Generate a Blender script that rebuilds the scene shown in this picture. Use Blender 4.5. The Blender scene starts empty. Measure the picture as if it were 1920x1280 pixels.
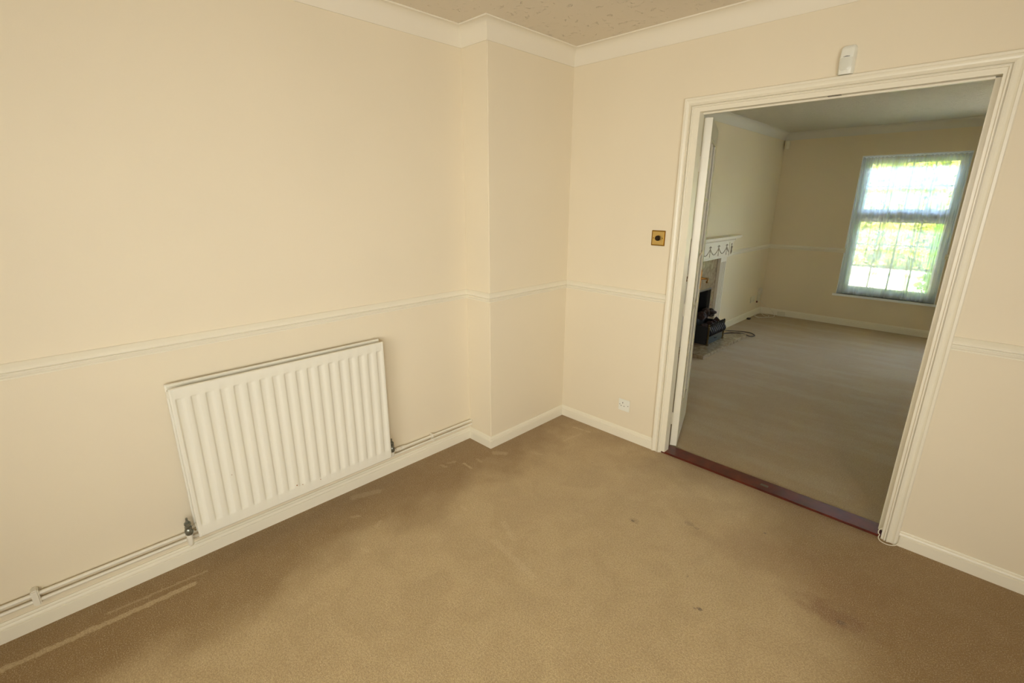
import bpy, bmesh, math, random
import numpy as np
from mathutils import Vector, Matrix
from mathutils.noise import noise as pnoise

sc = bpy.context.scene
C = sc.collection
random.seed(7)
PI = math.pi

# ------------------------------------------------------------------ camera, world, sun, lights, exposure
CAM = (2.0451, -2.6066, 1.5359)
YAW, PITCH, ROLL, FPX = -0.7793, -0.2873, 0.0038, 892.6
cd = bpy.data.cameras.new('camera')
cam = bpy.data.objects.new('camera', cd)
C.objects.link(cam)
_F = Vector((math.sin(YAW) * math.cos(PITCH), math.cos(YAW) * math.cos(PITCH), math.sin(PITCH)))
_R = Vector((math.cos(YAW), -math.sin(YAW), 0))
_U = _R.cross(_F)
_R2 = _R * math.cos(ROLL) + _U * math.sin(ROLL)
_U2 = -_R * math.sin(ROLL) + _U * math.cos(ROLL)
cam.matrix_world = Matrix(((_R2.x, _U2.x, -_F.x, CAM[0]), (_R2.y, _U2.y, -_F.y, CAM[1]),
                           (_R2.z, _U2.z, -_F.z, CAM[2]), (0, 0, 0, 1)))
cd.sensor_width = 36
cd.lens = 36 * FPX / 1920
cd.clip_start = 0.02
sc.camera = cam

world = bpy.data.worlds.new('sky')
sc.world = world
world.use_nodes = True
wn = world.node_tree
bg = wn.nodes['Background']
sky = wn.nodes.new('ShaderNodeTexSky')
sky.sky_type = 'NISHITA'
sky.sun_disc = False
sky.sun_elevation = math.radians(48)
sky.sun_rotation = math.radians(200)
sky.dust_density = 3.0
wn.links.new(sky.outputs[0], bg.inputs[0])
bg.inputs[1].default_value = 8.5

sd = bpy.data.lights.new('sun', 'SUN')
sd.energy = 66.0
sd.angle = math.radians(1.5)
sd.color = (1.0, 0.93, 0.8)
sun = bpy.data.objects.new('sun', sd)
C.objects.link(sun)
sun.location = (-3, -8, 8)
sun.rotation_euler = Vector((-0.75, 0.32, -1.0)).to_track_quat('-Z', 'Y').to_euler()   # from the right and slightly from behind the house: lights the garden, never the rooms


def area(name, loc, direction, sx, sy, power, col):
    l = bpy.data.lights.new(name, 'AREA')
    l.shape = 'RECTANGLE'
    l.size, l.size_y = sx, sy
    l.energy = power
    l.color = col
    o = bpy.data.objects.new(name, l)
    C.objects.link(o)
    o.location = loc
    o.rotation_euler = Vector(direction).to_track_quat('-Z', 'Z').to_euler()
    return o


# daylight through the patio doors in the right wall, behind the camera's right shoulder (three leaves)
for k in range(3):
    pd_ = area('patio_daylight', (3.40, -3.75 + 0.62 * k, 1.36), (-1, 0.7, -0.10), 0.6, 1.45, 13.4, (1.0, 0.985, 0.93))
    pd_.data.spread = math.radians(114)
# and through the window in the wall behind the camera
pd_ = area('window_daylight', (1.85, -4.22, 1.38), (-0.38, 1, -0.10), 1.4, 1.4, 21.5, (1.0, 0.985, 0.93))
pd_.data.spread = math.radians(98)
# added fill lamp for the lounge's left wall, beside its unseen second window
ld_ = area('lounge_fill', (3.25, 4.66, 1.25), (-1, -0.62, 0), 0.9, 1.5, 8, (1.0, 0.98, 0.93))
ld_.data.spread = math.radians(95)
# portal in the visible lounge window helps the sky in
pl = area('window_portal', (1.23, 4.86, 1.23), (0, -1, 0), 0.95, 1.62, 1, (1, 1, 1))
pl.data.cycles.is_portal = True

vs = sc.view_settings
vs.view_transform = 'Standard'
vs.look = 'None'
vs.exposure = 0.0
vs.gamma = 1.0
vs.use_curve_mapping = False
sc.cycles.use_denoising = True
sc.cycles.max_bounces = 12
sc.cycles.diffuse_bounces = 7
sc.cycles.transparent_max_bounces = 12
sc.cycles.sample_clamp_indirect = 6.0
sc.cycles.caustics_reflective = False
sc.cycles.caustics_refractive = False

# ------------------------------------------------------------------ fitted dimensions (metres)
HC, CW, CH = 2.416, 0.0633, 0.0911
ZD = 1.0108                      # dado rail top
ZS = 0.0715
P, D = 0.727, 0.2073             # pier length and depth
XLO, XLI, XRI, XRO = 0.7535, 0.839, 1.9527, 2.0144
ZTO, ZT = 2.0509, 1.98
XB, YB, HB, ZDB = -0.1444, 4.70, 2.3936, 0.9736
WL, WR, WT, WB = 0.7381, 1.7185, 2.0667, 0.3995
WY = 0.10                        # thickness of the wall between the rooms
AX, AY = 3.45, -4.25             # room A extents
BX = 4.3


# ------------------------------------------------------------------ helpers
def lin(r, g, b):
    def f(c):
        c /= 255.0
        return c / 12.92 if c <= 0.04045 else ((c + 0.055) / 1.055) ** 2.4
    return (f(r), f(g), f(b), 1.0)


def mat(name, col, rough=0.5, metal=0.0, noise=0.0, nscale=8.0, bump=0.0, bscale=200.0, spec=0.5, coat=0.0, col2=None):
    m = bpy.data.materials.new(name)
    m.use_nodes = True
    nt = m.node_tree
    b = nt.nodes['Principled BSDF']
    b.inputs['Roughness'].default_value = rough
    b.inputs['Metallic'].default_value = metal
    b.inputs['Specular IOR Level'].default_value = spec
    b.inputs['Coat Weight'].default_value = coat
    b.inputs['Base Color'].default_value = col
    tc = nt.nodes.new('ShaderNodeTexCoord')
    if noise > 0 or col2:
        n = nt.nodes.new('ShaderNodeTexNoise')
        n.inputs['Scale'].default_value = nscale
        n.inputs['Detail'].default_value = 4
        nt.links.new(tc.outputs['Object'], n.inputs['Vector'])
        mx = nt.nodes.new('ShaderNodeMix')
        mx.data_type = 'RGBA'
        mx.inputs['A'].default_value = col
        mx.inputs['B'].default_value = col2 or tuple(c * (1 - noise) for c in col[:3]) + (1,)
        mr = nt.nodes.new('ShaderNodeMapRange')
        mr.inputs['From Min'].default_value = 0.35
        mr.inputs['From Max'].default_value = 0.65
        nt.links.new(n.outputs['Fac'], mr.inputs['Value'])
        nt.links.new(mr.outputs[0], mx.inputs['Factor'])
        nt.links.new(mx.outputs['Result'], b.inputs['Base Color'])
    if bump > 0:
        n2 = nt.nodes.new('ShaderNodeTexNoise')
        n2.inputs['Scale'].default_value = bscale
        n2.inputs['Detail'].default_value = 3
        nt.links.new(tc.outputs['Object'], n2.inputs['Vector'])
        bp = nt.nodes.new('ShaderNodeBump')
        bp.inputs['Strength'].default_value = bump
        bp.inputs['Distance'].default_value = 0.002
        nt.links.new(n2.outputs['Fac'], bp.inputs['Height'])
        nt.links.new(bp.outputs[0], b.inputs['Normal'])
    return m


M = {}
M['wall'] = mat('cream_emulsion', lin(225, 214, 189), 0.6, noise=0.025, nscale=1.6, bump=0.12, bscale=260, spec=0.3)
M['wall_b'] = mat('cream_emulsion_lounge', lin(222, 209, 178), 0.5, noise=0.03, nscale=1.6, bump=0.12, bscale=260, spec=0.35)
M['coving'] = mat('white_coving', lin(227, 220, 202), 0.6, spec=0.3)
M['wood_white'] = mat('aged_white_gloss', lin(228, 222, 202), 0.32)
M['rad_white'] = mat('radiator_enamel', lin(226, 223, 208), 0.28)
M['pipe_white'] = mat('painted_copper', lin(224, 219, 202), 0.35)
M['valve'] = mat('tarnished_valve', lin(158, 160, 148), 0.32, metal=0.8, noise=0.5, nscale=90)
M['plastic'] = mat('white_plastic', lin(228, 228, 216), 0.35)
M['plastic_old'] = mat('cream_plastic', lin(214, 208, 184), 0.4)
M['dark_hole'] = mat('dark_slot', lin(30, 26, 20), 0.7)
M['brass'] = mat('brass', lin(214, 186, 118), 0.32, metal=1.0)
M['old_brass'] = mat('old_brass', lin(158, 112, 58), 0.35, metal=1.0)
M['brass_dark'] = mat('aged_brass_rim', lin(150, 112, 45), 0.4, metal=1.0)
M['knob'] = mat('dark_bronze', lin(45, 34, 22), 0.25, metal=0.7)
M['upvc'] = mat('white_upvc', lin(240, 244, 246), 0.3)
M['mahog'] = mat('mahogany_stain', lin(104, 42, 24), 0.35, noise=0.35, nscale=14, col2=lin(78, 30, 18))
M['black'] = mat('black_iron', lin(26, 26, 28), 0.35, metal=0.3)
M['soot'] = mat('sooty_fireback', lin(20, 19, 20), 0.75)
M['ash'] = mat('grey_steel', lin(70, 76, 78), 0.4, metal=0.5)
M['coal'] = mat('ceramic_coal', lin(60, 38, 30), 0.85, noise=0.6, nscale=30, col2=lin(24, 18, 16), bump=0.6, bscale=60)
M['cable_black'] = mat('dark_cable', lin(52, 38, 28), 0.6)
M['cable_white'] = mat('white_cable', lin(215, 208, 186), 0.45)
M['steel_trim'] = mat('dull_steel_trim', lin(120, 115, 105), 0.35, metal=0.8)
M['frieze_paint'] = mat('frieze_white', lin(226, 218, 200), 0.45)
M['swag'] = mat('swag_grey_paint', lin(172, 160, 138), 0.6)
M['ground'] = mat('pale_gravel', lin(225, 215, 195), 0.9, noise=0.15, nscale=5)
M['garden_wall'] = mat('pale_render', lin(235, 226, 208), 0.9, noise=0.06, nscale=3)
M['chrome'] = mat('chrome_nut', lin(200, 198, 190), 0.15, metal=1.0)
M['hinge'] = mat('painted_hinge', lin(226, 220, 200), 0.35)
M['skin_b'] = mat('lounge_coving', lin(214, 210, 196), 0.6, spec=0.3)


def chipped(base):
    """old gloss paint with a few brown knocks and scuffs"""
    m = mat('chipped_gloss', base, 0.32)
    nt = m.node_tree
    b = nt.nodes['Principled BSDF']
    geo = nt.nodes.new('ShaderNodeNewGeometry')
    n = nt.nodes.new('ShaderNodeTexNoise')
    n.inputs['Scale'].default_value = 23
    n.inputs['Detail'].default_value = 5
    n.inputs['Roughness'].default_value = 0.65
    nt.links.new(geo.outputs['Position'], n.inputs['Vector'])
    mr = nt.nodes.new('ShaderNodeMapRange')
    mr.inputs['From Min'].default_value = 0.725
    mr.inputs['From Max'].default_value = 0.76
    nt.links.new(n.outputs['Fac'], mr.inputs['Value'])
    mx = nt.nodes.new('ShaderNodeMix')
    mx.data_type = 'RGBA'
    mx.inputs['A'].default_value = base
    mx.inputs['B'].default_value = lin(150, 118, 84)
    nt.links.new(mr.outputs[0], mx.inputs['Factor'])
    nt.links.new(mx.outputs['Result'], b.inputs['Base Color'])
    return m


M['skirt'] = chipped(lin(230, 224, 204))


def marble():
    m = mat('beige_marble', lin(176, 160, 132), 0.16)
    nt = m.node_tree
    b = nt.nodes['Principled BSDF']
    tc = nt.nodes['Texture Coordinate']
    n = nt.nodes.new('ShaderNodeTexNoise')
    n.inputs['Scale'].default_value = 13
    n.inputs['Detail'].default_value = 7
    n.inputs['Distortion'].default_value = 1.6
    nt.links.new(tc.outputs['Object'], n.inputs['Vector'])
    r = nt.nodes.new('ShaderNodeValToRGB')
    r.color_ramp.elements[0].position = 0.32
    r.color_ramp.elements[0].color = lin(128, 108, 82)
    r.color_ramp.elements[1].position = 0.72
    r.color_ramp.elements[1].color = lin(172, 158, 132)
    e = r.color_ramp.elements.new(0.5)
    e.color = lin(146, 128, 101)
    nt.links.new(n.outputs['Fac'], r.inputs[0])
    nt.links.new(r.outputs[0], b.inputs['Base Color'])
    return m


M['marble'] = marble()


def artex(name, col, dens):
    """stippled ceiling: low relief with scattered small ridges"""
    m = mat(name, col, 0.8, spec=0.2)
    nt = m.node_tree
    b = nt.nodes['Principled BSDF']
    tc = nt.nodes['Texture Coordinate']
    n = nt.nodes.new('ShaderNodeTexNoise')
    n.inputs['Scale'].default_value = 26
    n.inputs['Detail'].default_value = 5
    n.inputs['Distortion'].default_value = 1.2
    nt.links.new(tc.outputs['Object'], n.inputs['Vector'])
    r = nt.nodes.new('ShaderNodeMapRange')
    r.inputs['From Min'].default_value = dens
    r.inputs['From Max'].default_value = dens + 0.12
    nt.links.new(n.outputs['Fac'], r.inputs['Value'])
    bp = nt.nodes.new('ShaderNodeBump')
    bp.inputs['Strength'].default_value = 0.9
    bp.inputs['Distance'].default_value = 0.006
    nt.links.new(r.outputs[0], bp.inputs['Height'])
    nt.links.new(bp.outputs[0], b.inputs['Normal'])
    return m


M['ceil_a'] = artex('stippled_ceiling', lin(222, 213, 196), 0.62)
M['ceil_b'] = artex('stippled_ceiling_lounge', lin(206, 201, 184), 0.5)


def obj(name, bm, m, parent=None, smooth=False, kind=None):
    me = bpy.data.meshes.new(name)
    bmesh.ops.recalc_face_normals(bm, faces=bm.faces[:])
    if smooth:
        for f in bm.faces:
            f.smooth = True
        for e in bm.edges:
            if len(e.link_faces) == 2 and e.calc_face_angle(0) > 0.6:
                e.smooth = False
    bm.to_mesh(me)
    bm.free()
    o = bpy.data.objects.new(name, me)
    me.materials.append(m)
    C.objects.link(o)
    if parent is not None:
        o.parent = parent
    if kind:
        o['kind'] = kind
    return o


def empty(name, loc=(0, 0, 0), rz=0.0, parent=None):
    o = bpy.data.objects.new(name, None)
    o.empty_display_size = 0.05
    C.objects.link(o)
    o.location = loc
    o.rotation_euler = (0, 0, rz)
    if parent is not None:
        o.parent = parent
    return o


def tag(o, label=None, cat=None, group=None, kind=None):
    if label:
        o['label'] = label
    if cat:
        o['category'] = cat
    if group:
        o['group'] = group
    if kind:
        o['kind'] = kind
    return o


def box(bm, x0, x1, y0, y1, z0, z1, bev=0.0):
    r = bmesh.ops.create_cube(bm, size=1.0)
    for v in r['verts']:
        v.co = Vector((x0 + (v.co.x + 0.5) * (x1 - x0), y0 + (v.co.y + 0.5) * (y1 - y0), z0 + (v.co.z + 0.5) * (z1 - z0)))
    if bev > 0:
        es = set()
        for v in r['verts']:
            es.update(v.link_edges)
        bmesh.ops.bevel(bm, geom=list(es), offset=bev, segments=2, affect='EDGES', clamp_overlap=True)
    return bm


def boxes(*bs, bev=0.0):
    bm = bmesh.new()
    for b in bs:
        box(bm, *b, bev=bev)
    return bm


def tube(bm, pts, r, seg=10, radii=None, caps=True):
    pts = [Vector(p) for p in pts]
    rings = []
    up = None
    for i, p in enumerate(pts):
        if i == 0:
            t = (pts[1] - p).normalized()
        elif i == len(pts) - 1:
            t = (p - pts[i - 1]).normalized()
        else:
            t = ((pts[i + 1] - p).normalized() + (p - pts[i - 1]).normalized()).normalized()
        if up is None:
            up = t.orthogonal().normalized()
        u = (up - t * up.dot(t)).normalized()
        up = u
        w = t.cross(u)
        rr = radii[i] if radii else r
        rings.append([bm.verts.new(p + (u * math.cos(2 * PI * k / seg) + w * math.sin(2 * PI * k / seg)) * rr) for k in range(seg)])
    for a, b in zip(rings, rings[1:]):
        for k in range(seg):
            bm.faces.new((a[k], a[(k + 1) % seg], b[(k + 1) % seg], b[k]))
    if caps:
        bm.faces.new(rings[0][::-1])
        bm.faces.new(rings[-1])
    return bm


def curve_pts(pts, n=8):
    """Catmull-Rom through the points"""
    P_ = [Vector(p) for p in pts]
    P_ = [P_[0] * 2 - P_[1]] + P_ + [P_[-1] * 2 - P_[-2]]
    out = []
    for i in range(1, len(P_) - 2):
        a, b, c, d = P_[i - 1:i + 3]
        for k in range(n):
            t = k / n
            out.append(0.5 * ((2 * b) + (c - a) * t + (2 * a - 5 * b + 4 * c - d) * t * t + (3 * b - a - 3 * c + d) * t ** 3))
    out.append(P_[-2])
    return out


def sweep(path, prof, prev=None, nxt=None):
    """moulding along a plan path; prof = (offset into the room on the right-hand side, z); mitred corners"""
    bm = bmesh.new()
    full = ([prev] if prev else []) + list(path) + ([nxt] if nxt else [])
    full = [Vector((p[0], p[1])) for p in full]
    i0 = 1 if prev else 0
    rows = []
    for k in range(len(path)):
        i = i0 + k
        p = full[i]
        n1 = n2 = None
        if i > 0:
            d = (p - full[i - 1]).normalized()
            n1 = Vector((d.y, -d.x))
        if i < len(full) - 1:
            d = (full[i + 1] - p).normalized()
            n2 = Vector((d.y, -d.x))
        if n1 is None:
            n = n2
        elif n2 is None:
            n = n1
        else:
            n = (n1 + n2) / (1 + n1.dot(n2))
        rows.append([bm.verts.new((p.x + n.x * o, p.y + n.y * o, z)) for o, z in prof])
    m = len(prof)
    for a, b in zip(rows, rows[1:]):
        for j in range(m):
            bm.faces.new((a[j], a[(j + 1) % m], b[(j + 1) % m], b[j]))
    bm.faces.new(rows[0])
    bm.faces.new(rows[-1][::-1])
    return bm


def struct(name, bm, m, parent=None, smooth=False):
    return obj(name, bm, m, parent, smooth, kind=None if parent else 'structure')


# ------------------------------------------------------------------ carpet
def carpet():
    m = bpy.data.materials.new('beige_carpet')
    m.use_nodes = True
    nt = m.node_tree
    N, L = nt.nodes, nt.links
    b = N['Principled BSDF']
    b.inputs['Roughness'].default_value = 0.95
    b.inputs['Specular IOR Level'].default_value = 0.15
    b.inputs['Sheen Weight'].default_value = 0.25
    b.inputs['Sheen Roughness'].default_value = 0.6
    geo = N.new('ShaderNodeNewGeometry')

    def noise(scale, detail=3, dist=0.0):
        n = N.new('ShaderNodeTexNoise')
        n.inputs['Scale'].default_value = scale
        n.inputs['Detail'].default_value = detail
        n.inputs['Distortion'].default_value = dist
        L.new(geo.outputs['Position'], n.inputs['Vector'])
        return n.outputs['Fac']

    def math_(op, a, b_=None, c=None, clamp=False):
        n = N.new('ShaderNodeMath')
        n.operation = op
        n.use_clamp = clamp
        for i, v in enumerate((a, b_, c)):
            if v is None:
                continue
            if isinstance(v, (int, float)):
                n.inputs[i].default_value = v
            else:
                L.new(v, n.inputs[i])
        return n.outputs[0]

    def remap(v, a, b_, c=0.0, d=1.0):
        n = N.new('ShaderNodeMapRange')
        n.interpolation_type = 'SMOOTHSTEP'
        L.new(v, n.inputs['Value'])
        n.inputs['From Min'].default_value = a
        n.inputs['From Max'].default_value = b_
        n.inputs['To Min'].default_value = c
        n.inputs['To Max'].default_value = d
        return n.outputs[0]

    def mix(f, a, b_, mode='MIX'):
        n = N.new('ShaderNodeMix')
        n.data_type = 'RGBA'
        n.blend_type = mode
        if isinstance(f, (int, float)):
            n.inputs['Factor'].default_value = f
        else:
            L.new(f, n.inputs['Factor'])
        for key, v in (('A', a), ('B', b_)):
            if isinstance(v, tuple):
                n.inputs[key].default_value = v
            else:
                L.new(v, n.inputs[key])
        return n.outputs['Result']

    # warped position
    sep = N.new('ShaderNodeSeparateXYZ')
    L.new(geo.outputs['Position'], sep.inputs[0])
    X, Y = sep.outputs[0], sep.outputs[1]
    big = noise(2.2, 4)
    med = noise(9, 4)
    wob = math_('MULTIPLY', math_('SUBTRACT', big, 0.5), 0.55)
    wob2 = math_('MULTIPLY', math_('SUBTRACT', med, 0.5), 0.16)

    def seg(x0, y0, x1, y1):
        """distance to a segment"""
        dx, dy = x1 - x0, y1 - y0
        l2 = dx * dx + dy * dy
        ax = math_('SUBTRACT', X, x0)
        ay = math_('SUBTRACT', Y, y0)
        t = math_('DIVIDE', math_('ADD', math_('MULTIPLY', ax, dx), math_('MULTIPLY', ay, dy)), l2, clamp=True)
        ex = math_('SUBTRACT', ax, math_('MULTIPLY', t, dx))
        ey = math_('SUBTRACT', ay, math_('MULTIPLY', t, dy))
        return math_('SQRT', math_('ADD', math_('MULTIPLY', ex, ex), math_('MULTIPLY', ey, ey)))

    def blob(x0, y0, rx, ry):
        ax = math_('DIVIDE', math_('SUBTRACT', X, x0), rx)
        ay = math_('DIVIDE', math_('SUBTRACT', Y, y0), ry)
        return math_('SQRT', math_('ADD', math_('MULTIPLY', ax, ax), math_('MULTIPLY', ay, ay)))

    clean = lin(134, 104, 48)       # unworn, saturated pile round the edges
    worn = lin(186, 163, 118)       # trodden, paler pile in the middle
    # distance of the unworn margin from the left wall
    wl = math_('ADD', math_('ADD', X, wob), wob2)
    f1 = remap(wl, 0.05, 0.42)
    # margin along the door wall: narrow at the left, wider at the right
    ydw = math_('ADD', math_('MULTIPLY', Y, -1.0), math_('ADD', wob, wob2))
    lim = math_('MAXIMUM', math_('MULTIPLY', math_('SUBTRACT', X, 1.36), 1.2), 0.0)
    f2 = remap(math_('SUBTRACT', ydw, lim), -0.22, 0.42)
    inB = remap(Y, -0.02, 0.06)
    f = math_('MAXIMUM', math_('MINIMUM', f1, f2), math_('MULTIPLY', inB, 0.42))
    col = mix(f, clean, worn)
    # mottling
    mot = remap(noise(6, 7, 0.8), 0.35, 0.65)
    col = mix(math_('MULTIPLY', mot, 0.26), col, lin(152, 126, 82))
    # lounge carpet paler streaks, along its length
    mp = N.new('ShaderNodeMapping')
    mp.inputs['Scale'].default_value = (0.9, 3.2, 1)
    L.new(geo.outputs['Position'], mp.inputs[0])
    ns = N.new('ShaderNodeTexNoise')
    ns.inputs['Scale'].default_value = 1.6
    ns.inputs['Detail'].default_value = 5
    L.new(mp.outputs[0], ns.inputs['Vector'])
    st = math_('MULTIPLY', remap(ns.outputs['Fac'], 0.42, 0.66), inB)
    col = mix(math_('MULTIPLY', st, 0.35), col, lin(176, 162, 130))
    # pale streaks where furniture stood / pile crushed
    nz = math_('MULTIPLY', math_('SUBTRACT', noise(40, 3), 0.5), 0.03)

    def line(x0, y0, x1, y1, w, s):
        nonlocal col
        d = math_('ADD', seg(x0, y0, x1, y1), nz)
        col = mix(math_('MULTIPLY', remap(d, w * 0.6, w * 1.4, 1.0, 0.0), s), col, lin(200, 178, 136))
    line(-0.055, -2.98, -0.03, -2.39, 0.013, 0.6)
    line(-0.095, -2.66, -0.075, -2.33, 0.006, 0.35)
    line(0.03, -0.98, 0.11, -0.985, 0.008, 0.5)
    line(0.2, -0.12, 0.33, -0.10, 0.006, 0.5)
    line(0.28, -0.33, 0.30, -0.16, 0.006, 0.35)
    line(0.66, -1.32, 0.95, -1.36, 0.016, 0.35)
    line(0.60, -1.2, 0.72, -1.25, 0.014, 0.3)
    line(0.07, -0.76, 0.12, -0.72, 0.02, 0.35)
    line(-0.12, -1.62, -0.08, -1.50, 0.02, 0.3)
    for _ in range(9):
        x, y = random.uniform(-0.1, 0.75), random.uniform(-1.9, -0.3)
        a = random.uniform(0, PI)
        line(x, y, x + 0.04 * math.cos(a), y + 0.04 * math.sin(a), 0.009, 0.28)
    # brown spill near the doorway and its faint halo
    d = math_('ADD', blob(1.9, -0.68, 0.17, 0.085), math_('MULTIPLY', math_('SUBTRACT', noise(18, 4), 0.5), 1.4))
    col = mix(math_('MULTIPLY', remap(d, 0.2, 1.0, 1.0, 0.0), 0.62), col, lin(112, 70, 16))
    d = math_('ADD', blob(1.72, -0.52, 0.5, 0.22), math_('MULTIPLY', math_('SUBTRACT', noise(7, 4), 0.5), 1.2))
    col = mix(math_('MULTIPLY', remap(d, 0.3, 1.2, 1.0, 0.0), 0.30), col, lin(134, 94, 36))
    # small dark marks
    for x, y, r, s in ((1.05, -0.73, 0.012, 0.75), (1.055, -0.725, 0.03, 0.25), (1.26, -0.55, 0.03, 0.3), (1.30, -0.56, 0.016, 0.3),
                       (1.55, -0.36, 0.009, 0.7), (1.72, -0.22, 0.009, 0.6), (1.52, -1.02, 0.013, 0.8), (1.505, -1.03, 0.008, 0.6),
                       (1.41, -0.89, 0.006, 0.5), (0.58, -0.42, 0.007, 0.6), (1.03, -0.66, 0.006, 0.5), (1.93, -0.70, 0.02, 0.5)):
        d = math_('ADD', blob(x, y, r, r * 0.7), math_('MULTIPLY', math_('SUBTRACT', noise(60, 2), 0.5), 1.0))
        col = mix(math_('MULTIPLY', remap(d, 0.5, 1.1, 1.0, 0.0), s), col, lin(84, 66, 44))
    # pile: fine flecks
    fl = math_('MULTIPLY', remap(noise(240, 1), 0.48, 0.66), remap(noise(24, 4), 0.25, 0.7, 0.45, 1.0))
    col = mix(math_('MULTIPLY', fl, 0.31), col, lin(232, 214, 176))
    fl2 = remap(noise(150, 4), 0.42, 0.62)
    col = mix(math_('MULTIPLY', fl2, 0.30), col, lin(120, 92, 52))
    L.new(col, b.inputs['Base Color'])
    bp = N.new('ShaderNodeBump')
    bp.inputs['Strength'].default_value = 0.6
    bp.inputs['Distance'].default_value = 0.004
    hs = math_('ADD', noise(260, 3), math_('MULTIPLY', noise(60, 3), 0.3))
    L.new(hs, bp.inputs['Height'])
    L.new(bp.outputs[0], b.inputs['Normal'])
    return m


M['carpet'] = carpet()

# ------------------------------------------------------------------ structure: floor, walls, ceilings
struct('floor', boxes((-0.6, BX + 0.1, AY - 0.1, YB + 0.3, -0.1, 0.0)), M['carpet'])
T = 0.12
struct('ceiling', boxes((-0.45, AX + T, AY - T, 0.05, HC, HC + 0.1)), M['ceil_a'])
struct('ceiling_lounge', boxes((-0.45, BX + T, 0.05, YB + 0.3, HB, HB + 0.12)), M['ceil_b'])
struct('wall_left', boxes((-D - T, -D, AY - T, 0.0, 0, HC)), M['wall'])
bm = boxes((-D, 0.0, -P, 0.0, 0, HC))
bmesh.ops.bevel(bm, geom=[e for e in bm.edges if all(abs(v.co.x) < 1e-5 and abs(v.co.y + P) < 1e-5 for v in e.verts)], offset=0.004, segments=3, affect='EDGES')
struct('wall_pier', bm, M['wall'])
struct('wall_back', boxes((-0.45, XLI - 0.045, 0, WY * 0.5, 0, HC), (XRI + 0.025, BX, 0, WY * 0.5, 0, HC), (XLI - 0.045, XRI + 0.025, 0, WY * 0.5, ZT + 0.02, HC)), M['wall'])
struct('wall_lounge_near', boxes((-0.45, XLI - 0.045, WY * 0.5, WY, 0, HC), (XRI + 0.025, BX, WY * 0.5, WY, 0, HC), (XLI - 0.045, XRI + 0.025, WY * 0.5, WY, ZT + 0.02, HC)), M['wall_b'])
PY0, PY1, PZ1 = -4.08, -2.18, 2.12   # patio door opening in the right wall
struct('wall_right', boxes((AX, AX + T, AY - T, PY0, 0, HC), (AX, AX + T, PY1, 0, 0, HC), (AX, AX + T, PY0, PY1, PZ1, HC)), M['wall'])
FX0, FX1, FZ0, FZ1 = 1.1, 2.6, 0.3, 2.1
struct('wall_front', boxes((-D, FX0, AY - T, AY, 0, HC), (FX1, AX, AY - T, AY, 0, HC), (FX0, FX1, AY - T, AY, 0, FZ0), (FX0, FX1, AY - T, AY, FZ1, HC)), M['wall'])
# lounge
FC = 2.60                           # fireplace centre line
OY0, OY1, OZ = FC - 0.21, FC + 0.21, 0.60
struct('wall_lounge_left', boxes((XB - 0.3, XB, WY, OY0, 0, HB), (XB - 0.3, XB, OY1, YB + 0.3, 0, HB), (XB - 0.3, XB, OY0, OY1, OZ, HB)), M['wall_b'])
W2L, W2R = 2.75, 3.73
struct('wall_lounge_far', boxes((XB, WL, YB, YB + 0.25, 0, HB), (WR, W2L, YB, YB + 0.25, 0, HB), (W2R, BX, YB, YB + 0.25, 0, HB),
                                (WL, WR, YB, YB + 0.25, 0, WB), (WL, WR, YB, YB + 0.25, WT, HB),
                                (W2L, W2R, YB, YB + 0.25, 0, WB), (W2L, W2R, YB, YB + 0.25, WT, HB)), M['wall_b'])
struct('wall_lounge_right', boxes((BX, BX + T, 0, YB + 0.25, 0, HB)), M['wall_b'])

# skirting
SK = [(0, 0), (0.017, 0), (0.017, 0.0475), (0.0155, 0.0490), (0.0125, 0.0492), (0.0125, 0.0520), (0.0145, 0.0530), (0.0145, 0.0560), (0.012, 0.0625), (0.0085, 0.0640), (0.0085, 0.0660), (0.006, 0.0690), (0.005, 0.0715), (0, 0.0715)]
SK = [(o_, z_ * 1.05) for o_, z_ in SK]
pA = [(-D, AY), (-D, -P), (0, -P), (0, 0), (XLO, 0)]
struct('baseboard_left', sweep(pA[0:2], SK, nxt=pA[2]), M['skirt'])
struct('baseboard_pier', sweep(pA[1:4], SK, prev=pA[0], nxt=pA[4]), M['skirt'])
struct('baseboard_back', sweep(pA[3:5], SK, prev=pA[2]), M['skirt'])
struct('baseboard_right', sweep([(XRO, 0), (AX, 0), (AX, PY1)], SK), M['skirt'])
SKB = [(o, z * 0.0846 / 0.0751) for o, z in SK]
struct('baseboard_lounge_left', sweep([(XB, FC + 0.5), (XB, YB)], SKB, nxt=(BX, YB)), M['wood_white'])
struct('baseboard_lounge_near', sweep([(XB, WY), (XB, FC - 0.5)], SKB), M['wood_white'])
struct('baseboard_lounge_far', sweep([(XB, YB), (BX, YB)], SKB, prev=(XB, 0)), M['wood_white'])

# dado rail
DP = [(0, 0), (0.005, -0.001), (0.010, -0.006), (0.017, -0.014), (0.022, -0.022), (0.022, -0.026), (0.019, -0.029), (0.0120, -0.0295), (0.0120, -0.0315),
      (0.0145, -0.0325), (0.0145, -0.036), (0.0125, -0.040), (0.0085, -0.0405), (0.0085, -0.0425), (0.0095, -0.044), (0.007, -0.050), (0.004, -0.0515), (0.004, -0.0535), (0.0055, -0.0545), (0.0055, -0.056), (0, -0.0565)]


def dado(z):
    return [(o, z + dz) for o, dz in DP]


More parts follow.
